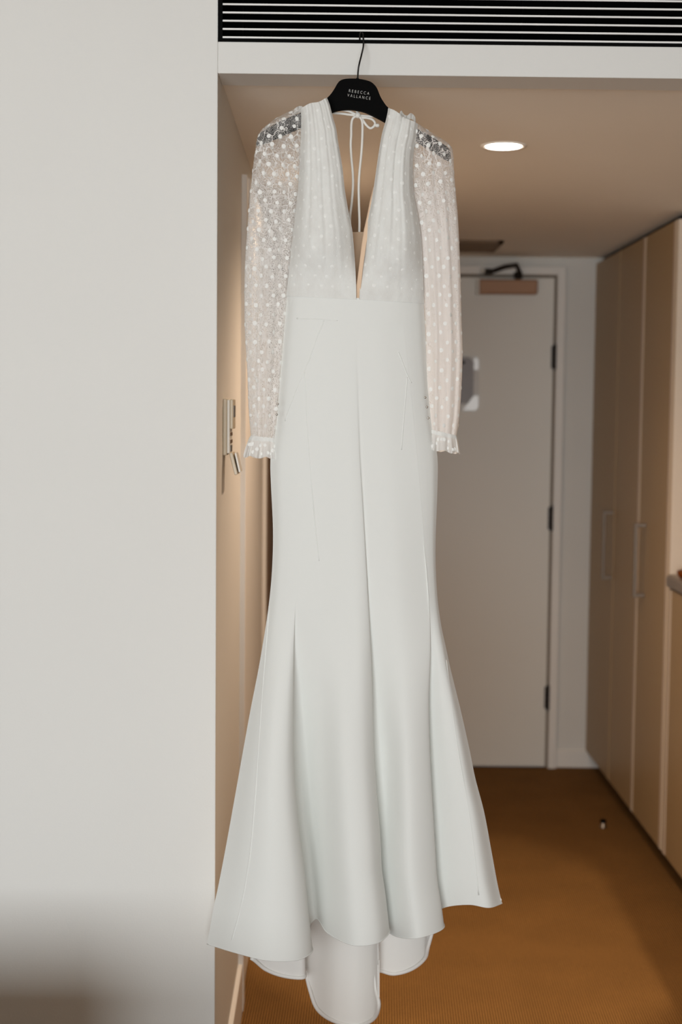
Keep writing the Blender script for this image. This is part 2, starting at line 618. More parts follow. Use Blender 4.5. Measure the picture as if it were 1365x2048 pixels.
def rounded_slab(name, x0, x1, z0, z1, y0, y1, r, m, parent):
    bm = bmesh.new()
    pts = []
    for cx, cz, a in ((x1 - r, z1 - r, 0), (x0 + r, z1 - r, 90), (x0 + r, z0 + r, 180), (x1 - r, z0 + r, 270)):
        for k in range(7):
            t = R(a + 15 * k)
            pts.append((cx + r * math.cos(t), cz + r * math.sin(t)))
    lo = [bm.verts.new((p[0], y0, p[1])) for p in pts]
    hi = [bm.verts.new((p[0], y1, p[1])) for p in pts]
    bm.faces.new(lo)
    bm.faces.new(hi[::-1])
    n = len(pts)
    for i in range(n): bm.faces.new((lo[i], hi[i], hi[(i + 1) % n], lo[(i + 1) % n]))
    return link(name, bm_mesh(bm, name), m, parent)


rounded_slab('back_plate', a0.x, a1.x, a1.z, a0.z, YF - 0.034, YF - 0.022, 0.022, M_clearw, nt_)
rounded_slab('notice_sheet', a0.x + 0.012, a1.x - 0.022, a1.z + 0.030, a0.z - 0.004, YF - 0.037, YF - 0.0345, 0.03, M_grey, nt_)
M_gloss = mat('glossy_white_acrylic', (0.85, 0.87, 0.87), 0.3, 0.10)


def wedge(x0, x1, z0, z1, cut=0.0):
    """moulded corner piece: its glossy front leans a few degrees toward the window side"""
    bm = bmesh.new()
    yb = YF - 0.0375
    t0, t1 = 0.0008, 0.0008 + (x1 - x0) * math.tan(R(7.5))
    pts = [(x0, z0), (x1 - 0.012, z0), (x1, z0 + 0.014), (x1, z1), (x0 + cut, z1)] if cut else [(x0, z0), (x1, z0), (x1, z1 - 0.012), (x1 - 0.010, z1), (x0, z1)]
    bk = [bm.verts.new((x, yb, z)) for x, z in pts]
    fr = [bm.verts.new((x, yb - t0 - (t1 - t0) * (x - x0) / (x1 - x0), z)) for x, z in pts]
    bm.faces.new(bk)
    bm.faces.new(fr[::-1])
    n = len(pts)
    for i in range(n): bm.faces.new((bk[i], bk[(i + 1) % n], fr[(i + 1) % n], fr[i]))
    return link('corner_clip', bm_mesh(bm, 'corner_clip'), M_gloss, nt_)


wedge(a1.x - 0.066, a1.x - 0.002, a1.z + 0.002, a1.z + 0.062, 0.045)
wedge(a1.x - 0.022, a1.x - 0.002, a0.z - 0.055, a0.z - 0.004)
lathe('screw', [(0.007, -0.004), (0.007, 0.0), (0.004, 0.002)], M_darkmetal, nt_, 12, at(927, 725, y=YF - 0.040), 'y')

# dark return-air vent in the corridor ceiling
v0 = at(1012, 481, z=ZC)
v1 = at(985, 500, z=ZC)
vt = empty('ceiling_vent', (0.35, (v0.y + v1.y) / 2, ZC))
tag(vt, 'brown slotted air vent set in the corridor ceiling before the far door', 'vent')
VX0, VX1 = 0.10, (v0.x + v1.x) / 2
boxes('vent_frame', [((VX0, v0.y, ZC - 0.010), (VX1, v0.y + 0.02, ZC)), ((VX0, v1.y - 0.02, ZC - 0.010), (VX1, v1.y, ZC)),
                     ((VX0, v0.y, ZC - 0.010), (VX0 + 0.02, v1.y, ZC)), ((VX1 - 0.02, v0.y, ZC - 0.010), (VX1, v1.y, ZC))], M_vent, vt)
nsl = 7
me = None
for i in range(nsl):
    yy = v0.y + 0.02 + (v1.y - v0.y - 0.04) * (i + 0.5) / nsl
    if me is None:
        bm = bmesh.new()
        add_box(bm, (VX0 + 0.02, -0.009, -0.002), (VX1 - 0.02, 0.009, 0.002), 0, 1, Matrix.Rotation(R(35), 4, 'X'))
        me = bm_mesh(bm, 'slat')
        me.materials.append(M_vent)
    s = bpy.data.objects.new('slat', me)
    s.parent = vt
    s.location = Vector((0, yy, ZC - 0.006)) - Vector(vt.location)
    C.objects.link(s)

# ------------------------------------------------------------------ left side door in the corridor wall
d2 = empty('door_2', (XL, 4.0, 0))
d2['kind'] = 'structure'
box('door_architrave', (XL - 0.002, 3.425, 0.0), (XL + 0.013, 3.485, 2.045), M_trimw, d2, 0.002)
box('door_architrave', (XL - 0.002, 4.46, 0.0), (XL + 0.017, 4.52, 2.045), M_trimw, d2, 0.002)
box('door_architrave', (XL - 0.002, 3.485, 1.985), (XL + 0.017, 4.46, 2.045), M_trimw, d2, 0.002)
box('door_leaf', (XL - 0.002, 3.60, 0.005), (XL + 0.006, 4.44, 1.975), M_trimw, d2, 0.002)
struct('trim_3', (XL - 0.002, 4.56, 0.0), (XL + 0.020, YF, ZC), M_darktimber)

# ------------------------------------------------------------------ ventilation grille in the bulkhead
gr = empty('ventilation_grille', (0.5, YB, 2.17))
tag(gr, 'long black air grille with thin white horizontal slats above the bulkhead', 'grille')
bm = bmesh.new()
add_box(bm, (XL + 0.001, YB + 0.02, 2.170), (2.0, YB + 0.10, 2.172))
add_box(bm, (XL + 0.001, YB + 0.02, 2.343), (2.0, YB + 0.10, 2.345))
add_box(bm, (XL + 0.001, YB + 0.085, 2.172), (2.0, YB + 0.10, 2.343))
link('duct', bm_mesh(bm, 'duct'), M_cavity, gr)
boxes('grille_frame', [((XL + 0.0005, YB - 0.001, 2.170), (1.99, YB + 0.02, 2.1755)), ((XL + 0.0005, YB - 0.001, 2.3395), (1.99, YB + 0.02, 2.345)),
                       ((XL + 0.0005, YB - 0.001, 2.1755), (XL + 0.0085, YB + 0.02, 2.3395))], M_black, gr)
zs = at(447, 74.2, y=YB).z
dz = at(447, 57.7, y=YB).z - zs
me = None
i = 0
while zs + i * dz < 2.335:
    if me is None:
        bm = bmesh.new()
        add_box(bm, (XL + 0.0085, YB - 0.0005, -0.0017), (1.99, YB + 0.0025, 0.0017), 0.0005, 1)
        me = bm_mesh(bm, 'slat')
        me.materials.append(M_slat)
    s = bpy.data.objects.new('slat', me)
    s.parent = gr
    s.location = Vector((0, 0, zs + i * dz)) - Vector(gr.location)
    C.objects.link(s)
    i += 1
ZSLAT = zs
for x in (-0.170, 0.35, 0.9):
    box('grille_stay', (x, YB + 0.004, 2.1755), (x + 0.003, YB + 0.022, 2.3395), M_cavity, gr)


# ------------------------------------------------------------------ downlights
def downlight(x, y, label, k, tilt=0, spread=130):
    t = empty('ceiling_downlight', (x, y, ZC))
    tag(t, label, 'light', 'recessed corridor downlights')
    lathe('trim_ring', [(0.043, 0.004), (0.0435, -0.002), (0.0535, -0.004), (0.0545, 0.0), (0.0545, 0.004)], M_ceil, t, 40, (x, y, ZC), 'z', False)
    lathe('lens', [(0.043, 0.001), (0.042, -0.0035), (0.02, -0.004), (0.001, -0.004)], M_lens, t, 40, (x, y, ZC))
    s = light('downlight_beam', 'SPOT', (0, 0, -0.012), DOWN_POWER * k, (1.0, 0.73, 0.51), spot_size=R(spread), spot_blend=0.9, shadow_soft_size=0.03)
    s.parent = t
    s.rotation_euler = (0, R(-tilt), 0)
    return t


downlight(0.407, 3.434, 'lit round white recessed downlight right of the dress in the corridor ceiling', 1.6, 0, 147)
downlight(-0.03, 3.90, 'lit round recessed downlight hidden behind the dress bodice', 0.42, 0, 168)

# ceiling-hung spotlight in the bedroom, right of the camera's view: throws the light pool along the carpet past the jamb
LP = Vector((0.868, 2.25, 2.05))
rl = empty('room_spotlight', (LP.x, LP.y, ZR))
tag(rl, 'white ceiling-hung spotlight in the bedroom before the right jamb', 'light')
lathe('ceiling_plate', [(0.045, -0.015), (0.05, -0.010), (0.05, 0.0)], M_plasticw, rl, 24, (LP.x, LP.y, ZR))
lathe('stem', [(0.007, LP.z + 0.10), (0.007, ZR - 0.01)], M_plasticw, rl, 12, (LP.x, LP.y, 0))
aim = (LP - Vector((0.40, 3.95, 0))).normalized()
bm = bmesh.new()
add_lathe(bm, [(0.030, -0.010), (0.036, -0.010), (0.036, 0.09), (0.02, 0.115), (0.004, 0.118)], 28, cap=False)
bmesh.ops.transform(bm, matrix=Matrix.Translation(LP) @ aim.to_track_quat('Z', 'Y').to_matrix().to_4x4(), verts=bm.verts)
link('shade', bm_mesh(bm, 'shade', True), M_plasticw, rl)
s = light('room_beam', 'SPOT', LP - Vector(rl.location), ROOM_POWER, (1.0, 0.80, 0.60), spot_size=R(30), spot_blend=0.35, shadow_soft_size=0.012)
s.parent = rl
s.rotation_euler = aim.to_track_quat('Z', 'Y').to_euler()

# ------------------------------------------------------------------ wardrobe
wd = empty('wardrobe', (1.4, 5.2, 0))
tag(wd, 'tall beige built-in wardrobe with bar-handled doors along the right of the corridor', 'wardrobe')
YE = at(1349, 700, x=XC).y
S1 = at(1231, 1000, x=XC).y
S2 = at(1281, 1000, x=XC).y
ZB0, ZB1 = 0.075, 2.095
box('carcass', (XC + 0.022, YE + 0.002, ZB0), (1.70, YF - 0.005, ZB1), M_lam, wd)
box('end_panel', (XC + 0.001, YE - 0.018, ZB0), (1.70, YE, ZB1), M_panel, wd, 0.001)
box('kickboard', (XC + 0.06, YE - 0.016, 0.0), (XC + 0.075, YF - 0.013, ZB0), M_kick, wd)
box('shadow_gap', (XC + 0.03, YE - 0.016, ZB1), (XC + 0.06, YF - 0.005, ZC - 0.001), M_kick, wd)
segs = [(S1, YF - 0.004, 5.455), (S2, S1, 4.905 + 0.06), (YE, S2, None)]
for (y0, y1, yh) in segs:
    dr = box('cabinet_door', (XC, y0 + 0.002, ZB0), (XC + 0.020, y1 - 0.002, ZB1), M_lam, wd, 0.001)
    box('edge_strip' if yh != 5.455 else 'edge_band', (XC - 0.0015, y0 + 0.003, ZB0 + 0.001), (XC + 0.001, y0 + 0.034, ZB1 - 0.001), M_edge if yh != 5.455 else M_lam, dr)
for px, pt, pb, dr in ((1208, 1020, 1160, 0), (1271, 1045, 1196, 1)):
    door = [o for o in wd.children if o.name.startswith('cabinet_door')][dr]
    a = at(px, pt, x=XC - 0.035)
    b = at(px, pb, x=XC - 0.035)
    y = (a.y + b.y) / 2
    bm = bmesh.new()
    add_box(bm, (XC - 0.040, y - 0.007, b.z), (XC - 0.030, y + 0.007, a.z), 0.002)
    add_box(bm, (XC - 0.034, y - 0.006, b.z + 0.002), (XC + 0.0005, y + 0.006, b.z + 0.014), 0.002)
    add_box(bm, (XC - 0.034, y - 0.006, a.z - 0.014), (XC + 0.0005, y + 0.006, a.z - 0.002), 0.002)
    link('handle', bm_mesh(bm, 'handle'), M_pull, door)

# base cabinet and worktop in the kitchenette niche (only its far end enters the frame)
bc = empty('base_cabinet', (1.4, 3.7, 0))
tag(bc, 'beige base cabinet under the grey worktop at the right edge', 'cabinet')
zt = at(1345, 1149, y=YE - 0.03).z
box('cabinet_body', (XC + 0.022, 2.85, 0.075), (1.70, YE - 0.020, zt - 0.042), M_lam, bc)
dr = box('cabinet_door', (XC, YE - 0.47, 0.075), (XC + 0.020, YE - 0.022, zt - 0.046), M_lam, bc, 0.001)
box('edge_strip', (XC - 0.0015, YE - 0.053, 0.076), (XC + 0.001, YE - 0.024, zt - 0.047), M_edge, dr)
box('cabinet_door', (XC, YE - 0.93, 0.075), (XC + 0.020, YE - 0.474, zt - 0.046), M_lam, bc, 0.001)
box('kickboard', (XC + 0.06, 2.85, 0.0), (XC + 0.075, YE - 0.020, 0.075), M_kick, bc)
wt = box('worktop', (XC - 0.012, 2.85, zt - 0.042), (1.70, YE - 0.019, zt), M_stone, None, 0.012, 4)
tag(wt, 'grey stone worktop ending against the cream panel at right', 'worktop')
am = empty('amber_dish', (0, 0, 0))
pa = at(1366, 1150, y=YE - 0.10)
am.location = (pa.x + 0.010, YE - 0.14, zt)
tag(am, 'small round amber glass dish on the end of the grey worktop', 'dish')
lathe('bowl', [(0.018, 0.0), (0.030, 0.004), (0.036, 0.014), (0.037, 0.024), (0.035, 0.024), (0.033, 0.014), (0.026, 0.006), (0.004, 0.005)], M_amber, am, 28, am.location)
lathe('sweet', [(0.006, 0.006), (0.018, 0.009), (0.024, 0.018), (0.016, 0.026), (0.003, 0.029)], mat('caramel', (0.30, 0.07, 0.01), 0.25), am, 20, am.location)

# little metal door stop on the carpet
ps = at(1207, 1655, z=0)
ds = empty('door_stop', ps)
tag(ds, 'small metal door stop standing on the dark carpet near the wardrobe', 'door stop')
lathe('post', [(0.012, 0.0), (0.012, 0.004), (0.008, 0.007), (0.008, 0.022), (0.004, 0.024)], M_steel, ds, 18, ps)
lathe('rubber_cap', [(0.0085, 0.016), (0.0115, 0.017), (0.0115, 0.024), (0.006, 0.027)], M_black, ds, 18, ps + Vector((0, 0, 0.003)))

# ------------------------------------------------------------------ wall controller on the corridor wall
wc = empty('wall_controller', (XL, 2.88, 1.45))
tag(wc, 'cream wall-mounted air conditioner controller with its flap hanging open', 'controller')
ct = at(446, 797, x=XL)
yA = at(446, 850, x=XL).y
zT = at(446, 797, y=yA).z
zM = at(460, 858, y=yA).z
zB = at(450, 911, y=yA).z
WD = 0.072
box('back_plate', (XL, yA, zB), (XL + 0.008, yA + WD, zT), M_plastic, wc, 0.002)
box('body', (XL + 0.008, yA + 0.001, zB + 0.004), (XL + 0.014, yA + WD - 0.001, zT - 0.002), M_plasticw, wc, 0.0015)
up = box('head', (XL + 0.014, yA + 0.001, zM), (XL + 0.0205, yA + WD - 0.001, zT - 0.001), M_plastic, wc, 0.002)
box('display', (XL + 0.0203, yA + 0.010, zM + 0.024), (XL + 0.0212, yA + WD - 0.010, zT - 0.014), M_screen, up)
M_btn = mat('brown_button', (0.16, 0.10, 0.06), 0.5)
for i in range(2):
    for j in range(3):
        y0 = yA + 0.010 + j * 0.020
        z0 = zM - 0.014 - i * 0.015
        box('button', (XL + 0.0138, y0, z0), (XL + 0.0155, y0 + 0.013, z0 + 0.007), M_btn, wc, 0.0006)
box('key_panel', (XL + 0.0138, yA + 0.008, zB + 0.007), (XL + 0.0148, yA + WD - 0.008, zB + 0.020), M_screen, wc)
hp = Vector((XL + 0.0125, yA + 0.001, zB + 0.005))
mt = Matrix.Translation(hp) @ Matrix.Rotation(R(-14), 4, 'Y')
fl = box('flap', (0.0, 0.0, -0.046), (0.007, WD - 0.004, 0.0), M_plastic, wc, 0.0015, 2, mt)
mt2 = Matrix.Translation(hp + Vector((0.0105, 0.004, 0.0))) @ Matrix.Rotation(R(-13), 4, 'Y')
box('flap_cover', (0.0, 0.0, -0.040), (0.004, WD - 0.012, 0.0), M_plasticw, fl, 0.001, 2, mt2)

# ------------------------------------------------------------------ unseen block below the frame, added to shade the foot of the wall
bd = empty('shade_block', (-1.3, 1.05, 0))
tag(bd, 'low brown upholstered block, unseen, added to shade the foot of the wall', 'shade_block')
box('base', (-2.40, 0.2, 0.0), (-0.35, 2.03, 0.30), M_wood, bd, 0.01)
box('block_top', (-2.40, 0.20, 0.30), (-0.33, 2.05, 0.568), M_wood, bd, 0.03, 4)

# ------------------------------------------------------------------ coat hanger
YH = 2.650      # hanger mid plane
hg = empty('coat_hanger', at(716, 190, y=YH))
tag(hg, 'wide black coat hanger with white lettering hooked on the grille', 'hanger')
out = [(513, 289), (514, 281), (517, 271), (525, 263), (537, 255.5), (551, 248), (569, 239), (588, 231), (605, 224), (635, 208), (653, 197), (662, 188), (669, 178), (677.5, 164), (687, 158.5), (701, 157), (715, 157.3),
       (727, 159), (741, 163), (749, 169), (755, 177), (761, 192), (768, 204), (778, 216), (805, 236), (836, 258), (855, 268), (870, 277.5), (887, 288), (897, 296), (902, 306), (901, 321),
       (886, 314), (870, 303), (854, 295), (835, 282), (800, 261), (772.5, 244.6), (757, 236), (743, 229), (729, 223), (710, 219), (696, 218), (677.5, 220), (662, 225), (636, 238), (605, 253), (575, 266), (545, 279), (522, 289)]
sp = smooth_path([(a, b, 0) for a, b in out], 3, True)
bm = bmesh.new()
fr = [bm.verts.new(at(p[0], p[1], y=YH - 0.006)) for p in sp]
bk = [bm.verts.new(Vector(v.co) + Vector((0, 0.012, 0))) for v in fr]
f1 = bm.faces.new(fr)
f2 = bm.faces.new(bk[::-1])
n = len(sp)
for i in range(n): bm.faces.new((fr[i], fr[(i + 1) % n], bk[(i + 1) % n], bk[i]))
bm.normal_update()
bmesh.ops.triangulate(bm, faces=[f1, f2])
link('hanger_body', bm_mesh(bm, 'hanger_body'), M_black, hg)
hk = [at(715.5, 162, y=YH), at(717, 140, y=YH), at(719.5, 126, y=YH), at(724, 108, y=YH + 0.01), at(727, 94, y=YH + 0.028), at(727.5, 84, y=YB - 0.006), at(727, 76, y=YB - 0.0045),
      at(726.5, 69, y=YB - 0.003), at(725, 65.5, y=YB + 0.004), at(723, 65, y=YB + 0.004), at(720.5, 68, y=YB - 0.003), at(720, 76, y=YB - 0.0045), at(720, 79, y=YB - 0.005)]
tube('hook', [smooth_path(hk, 5)], 0.00155, M_blackmetal, hg, 10)
lathe('hook_ferrule', [(0.0022, -0.004), (0.0030, -0.003), (0.0030, 0.001), (0.0022, 0.002)], M_blackmetal, hg, 12, at(715.5, 158, y=YH))


def lettering(text, pL, pR, cap_px, parent):
    cu = bpy.data.curves.new('lettering', 'FONT')
    cu.body = text
    cu.size = 1.0
    cu.space_character = 1.65
    cu.align_x = 'CENTER'
    cu.align_y = 'CENTER'
    cu.offset = -0.018
    cu.resolution_u = 4
    ob = bpy.data.objects.new('lettering_src', cu)
    C.objects.link(ob)
    dg = bpy.context.evaluated_depsgraph_get()
    me = bpy.data.meshes.new_from_object(ob.evaluated_get(dg))
    bpy.data.objects.remove(ob)
    co = np.array([v.co[:] for v in me.vertices])
    mn, mx_ = co.min(0), co.max(0)
    y = YH - 0.0066
    A, B = at(*pL, y=y), at(*pR, y=y)
    ux = (B - A)
    wd_ = ux.length
    ux.normalize()
    uz = Vector((-ux.z, 0, ux.x))
    hgt = (at(716, 180, y=y) - at(716, 180 + cap_px, y=y)).length
    for v, c in zip(me.vertices, co):
        s_ = (c[0] - mn[0]) / (mx_[0] - mn[0])
        t_ = (c[1] - mn[1]) / (mx_[1] - mn[1]) - 0.5
        v.co = A + ux * (s_ * wd_) + uz * (t_ * hgt)
    o = link('lettering', me, M_white_print, parent)
    md = o.modifiers.new('thick', 'SOLIDIFY')
    md.thickness = 0.0003
    return o


lettering('REBECCA', (698.5, 181.2), (739, 187), 5.6, hg)
lettering('VALLANCE', (695.5, 190.2), (741.5, 196.8), 5.8, hg)

# ------------------------------------------------------------------ the dress
YD = 2.63
dress = empty('wedding_dress', at(712, 900, y=YD))
tag(dress, 'ivory long-sleeved wedding dress with plunging neckline and fishtail skirt on a black hanger', 'dress')

xL = [(590, 573), (640, 568), (700, 563), (760, 559), (850, 552), (916, 541.5), (963, 542), (1047, 546), (1103, 546), (1172, 542), (1242, 533.5), (1297, 524.5), (1345, 516), (1416, 502), (1490, 488.5),
      (1594, 470), (1699, 451), (1781, 435), (1812, 428), (1863, 419), (1890, 414)]
xR = [(590, 847), (640, 850), (760, 856), (860, 866), (897, 873), (922, 876), (977, 875.5), (1075, 872), (1130, 872), (1200, 876), (1256, 884), (1297, 893), (1335, 901), (1416, 921), (1503, 940.5), (1555, 951),
      (1624, 969), (1704, 984), (1769, 996), (1799, 1003), (1810, 1006)]
x4 = [(590, 632), (900, 606), (1200, 590), (1300, 587), (1500, 587), (1594, 592), (1664, 599), (1746, 609), (1840, 618), (1903, 625)]
x7 = [(590, 668), (1000, 645), (1300, 640), (1500, 641), (1664, 646), (1781, 652), (1870, 656)]
x10 = [(590, 709), (700, 711), (900, 718), (1000, 724), (1200, 736), (1350, 744), (1500, 748), (1575, 753), (1687, 762), (1737, 764), (1787, 771), (1866, 780)]
x12 = [(590, 722), (900, 730), (1200, 746), (1350, 757), (1450, 765), (1500, 769), (1612, 770), (1700, 768), (1787, 773), (1868, 783)]
x14 = [(590, 800), (900, 832), (1200, 857), (1300, 860), (1400, 857), (1500, 859), (1600, 864), (1687, 869), (1762, 874), (1811, 882), (1856, 888)]
AMP = [(590, 0.0), (648, 0.0), (700, 0.006), (760, 0.015), (900, 0.04), (1100, 0.09), (1250, 0.20), (1350, 0.40), (1500, 0.62), (1690, 0.86), (1900, 1.0)]
AMPS = [(590, 0.0), (1190, 0.0), (1240, 0.03), (1310, 0.15), (1390, 0.38), (1500, 0.62), (1690, 0.86), (1900, 1.0)]
HEM = [1888, 1906, 1921, 1920, 1903, 1866, 1838, 1866, 1891, 1886, 1864, 1852, 1868, 1876, 1856, 1828, 1817, 1809, 1815, 1807]
YOF = [-0.012, -0.060, -0.088, -0.080, -0.046, 0.040, 0.056, 0.000, -0.066, -0.062, -0.018, 0.036, 0.022, -0.048, -0.014, 0.042, 0.032, -0.012, -0.022, 0.012]


def skirt_ctrl(v):
    """20 control points (px, py, Y) of the front at height fraction v"""
    pts = []
    for i in range(20):
        py = 596 + (HEM[i] - 596) * v
        a = max(0.0, interp(AMP if i in (9, 10, 11, 12) else AMPS, py))
        l, r = interp(xL, py), interp(xR, py)
        e4, e7, e10, e12, e14 = (interp(t, py) for t in (x4, x7, x10, x12, x14))
        px = [l, l + (e4 - l) * 0.28, l + (e4 - l) * 0.58, l + (e4 - l) * 0.86, e4, e4 + 3 - 13 * a, e4 + 9 + 5 * a, e7, e7 + (e10 - e7) * 0.45, e7 + (e10 - e7) * 0.8, e10, e10 + 4 - 13 * a,
              e12, e12 + (e14 - e12) * 0.5, e14, e14 + min(3, 0.08 * (r - e14)) - 11 * a, e14 + min(9, 0.22 * (r - e14)) - 8 * a, e14 + (r - e14) * 0.48, e14 + (r - e14) * 0.77, r][i]
        s = max(-1.0, min(1.0, (px - (l + r) / 2) / ((r - l) / 2)))
        flat = -0.040 * (1 - abs(s) ** 2.6) ** 0.6
        y = flat * (1 - a) + YOF[i] * a
        # the soft long crease down the centre
        pts.append((px, py, YD + y))
    return pts


def catmull_row(ctrl, k):
    """centripetal spline through unevenly spaced points (px, py, depth)"""
    P = np.array([(c[0], c[1], c[2] * 1080) for c in ctrl], float)
    n = len(P)
    out = []
    for i in range(n - 1):
        p1, p2 = P[i], P[i + 1]
        p0 = P[i - 1] if i > 0 else 2 * p1 - p2
        p3 = P[i + 2] if i + 2 < n else 2 * p2 - p1
        d01 = max(1e-6, np.linalg.norm(p1 - p0)) ** 0.5
        d12 = max(1e-6, np.linalg.norm(p2 - p1)) ** 0.5
        d23 = max(1e-6, np.linalg.norm(p3 - p2)) ** 0.5
        m1 = p2 - p1 + d12 * ((p1 - p0) / d01 - (p2 - p0) / (d01 + d12))
        m2 = p2 - p1 + d12 * ((p3 - p2) / d23 - (p3 - p1) / (d12 + d23))
        for j in range(k):
            t = j / k
            out.append((2 * t ** 3 - 3 * t * t + 1) * p1 + (t ** 3 - 2 * t * t + t) * m1 + (-2 * t ** 3 + 3 * t * t) * p2 + (t ** 3 - t * t) * m2)
    out.append(P[-1])
    return [np.array((q_[0], q_[1], q_[2] / 1080)) for q_ in out]


def crisp(o, deg=55):
    """keep the turned edges of thick cloth crisp"""
    m_ = o.modifiers.new('crisp', 'EDGE_SPLIT')
    m_.split_angle = R(deg)


NV = 84
FRONT = []
for j in range(NV + 1):
    v = j / NV
    FRONT.append(catmull_row(skirt_ctrl(v), 9))
sil = []
Gw = [[at(p[0], p[1], y=p[2]) for p in row] for row in FRONT]
me = grid_mesh('skirt', Gw)
skirt = link('skirt', me, M_crepe, dress)
md = skirt.modifiers.new('thick', 'SOLIDIFY')
md.thickness = 0.0022
md.offset = 1.0
crisp(skirt)
FA = np.array(FRONT)          # [v][u][px,py,Y]


def on_skirt(px, py):
    d = (FA[..., 0] - px) ** 2 + (FA[..., 1] - py) ** 2 * 0.4
    d = d + np.where(d < 40, (FA[..., 2] - 2.5) * 60, 1e3)
    j, i = np.unravel_index(np.argmin(d), d.shape)
    return at(px, py, y=FA[j, i, 2] + 0.0010)


# seams of the skirt, raised a hair
for path in ([(594, 637), (620, 638), (648, 639), (676, 641)], [(649, 641), (636, 672), (622, 712), (610, 742), (596, 776), (582, 812), (571, 842)],
             [(610, 744), (613, 790), (615, 850), (618, 900), (623, 960), (628, 1020), (634, 1080), (639, 1122)],
             [(797, 704), (805, 724), (815, 750), (823, 766)], [(815, 754), (811, 800), (807, 850), (803, 900)],
             [(539, 1215), (533, 1290), (526, 1380), (519, 1480), (512, 1580), (503, 1690), (493, 1760), (482, 1816), (470, 1860), (463, 1885)],
             [(893, 1320), (905, 1420), (920, 1520), (938, 1620), (950, 1710), (958, 1790)]):
    pts = [on_skirt(*p[:2]) for p in smooth_path([(a, b, 0) for a, b in path], 6)]
    # smooth the picked depths
    ys = np.array([p.y for p in pts])
    for _ in range(4): ys[1:-1] = (ys[:-2] + ys[1:-1] + ys[2:]) / 3
    pts = [at(q_[0], q_[1], y=yy) for q_, yy in zip(smooth_path([(a, b, 0) for a, b in path], 6), ys)]
    tube('seam', [pts], 0.0016, M_crepe, skirt, 8)
# rolled hem of the front
hem_pts = [p + Vector((0, 0.0012, 0)) for p in Gw[-1]]
tube('hem', [hem_pts], 0.0013, M_crepe, skirt, 6)

# back of the skirt with the train, lining side towards us
BK = [(414, 1888, -0.012), (452, 1900, 0.02), (500, 1915, 0.05), (530, 1938, 0.063), (566, 1951, 0.066), (606, 1954, 0.060), (604, 1935, 0.105), (609, 1938, 0.125), (619, 1978, 0.120), (634, 2017, 0.128),
      (672, 2043, 0.160), (716, 2050, 0.165), (748, 2037, 0.140), (759, 2008, 0.105), (752, 1975, 0.125), (757, 1942, 0.135), (788, 1947, 0.138), (824, 1938, 0.125), (852, 1916, 0.10), (859, 1892, 0.075),
      (872, 1846, 0.06), (888, 1796, 0.05), (945, 1788, 0.04), (1006, 1800, 0.012)]
NB = len(BK)
BACK = []
for j in range(NV + 1):
    v = j / NV
    row = []
    for k, (hx, hy, hY) in enumerate(BK):
        py = 596 + (hy - 596) * v
        pyc = min(py, 1888)
        l, r = interp(xL, min(pyc, 1888)), interp(xR, min(pyc, 1808))
        s_top = k / (NB - 1)
        s_hem = (hx - 414) / (1006 - 414)
        w = v ** 1.2
        sx = s_top * (1 - w) + s_hem * w
        px = l + (r - l) * sx
        if v > 0.9:
            w2 = (v - 0.9) / 0.1
            px = px * (1 - w2) + hx * w2
        a = max(0.0, interp(AMPS, py if py < 1900 else 1900))
        flat = 0.036 * (1 - abs(2 * sx - 1) ** 2.6) ** 0.6 if 0 < sx < 1 else 0
        if k not in (0, NB - 1) or v < 1:
            if py <= 1888: px = max(px, l + 1.0)
            if py <= 1808: px = min(px, r - 1.0)
        px = px + 4.0 * (1 - 2 * sx) * min(1.0, 6 * min(sx, 1 - sx) + 0.35)
        row.append((px, py, YD + flat * (1 - a) + hY * a))
    BACK.append(catmull_row(row, 6))
Gb = [[at(p[0], p[1], y=p[2]) for p in row] for row in BACK]
back = link('skirt_back', grid_mesh('skirt_back', Gb), M_lining, dress)
tag(back, 'satin lined train of the skirt')
md = back.modifiers.new('thick', 'SOLIDIFY')
md.thickness = 0.002
md.offset = -1
crisp(back)
tube('rolled_hem', [[p + Vector((0, -0.0015, 0)) for p in Gb[-1][12:-10]]], 0.0040, M_lining, back, 8)
# facing line stitched above the train's hem, and the train's back seam
BA = np.array(BACK)
jj = int(NV * 0.953)
tube('stitch_line', [[at(p[0], p[1], y=p[2] - 0.0006) for p in BACK[jj][8 * 6:13 * 6 - 2]], [at(p[0], p[1], y=p[2] - 0.0006) for p in BACK[jj][15 * 6:19 * 6 - 2]]], 0.0006, M_lining, back, 5)
tube('seam', [[at(r_[75][0], r_[75][1], y=r_[75][2] - 0.001) for r_ in BACK[-16:-5]], [at(r_[77][0] - 0.5, r_[77][1], y=r_[77][2] - 0.001) for r_ in BACK[-16:-5]],
              [at(r_[107][0], r_[107][1], y=r_[107][2] - 0.001) for r_ in BACK[-12:-2]], [at(r_[110][0], r_[110][1], y=r_[110][2] - 0.001) for r_ in BACK[-12:-2]]], 0.0012, M_lining, back, 5)

# ---- bodice fronts
LI = [(197, 653.5), (206, 658), (217, 661), (235, 665.5), (258, 672), (282, 675.5), (307, 680), (339, 685), (374, 688.5), (409, 694), (438, 699.5), (460, 704), (497, 707.5), (538, 710.5), (569, 712), (600, 712.5)]
LO = [(214, 602), (230, 603), (260, 603), (300, 601), (350, 599), (400, 595), (450, 589), (500, 583), (560, 577), (602, 572)]
RI = [(216, 778), (228, 776), (245, 772), (265, 766), (298, 760), (339, 754), (374, 749), (405, 744), (436, 738), (446, 736), (483, 730.5), (528, 725), (548, 723), (575, 721), (600, 720)]
RO = [(250, 836), (262, 834), (282, 832), (300, 828), (332, 826), (390, 828), (420, 834), (470, 842), (540, 846), (610, 849)]
DOTS_B = []


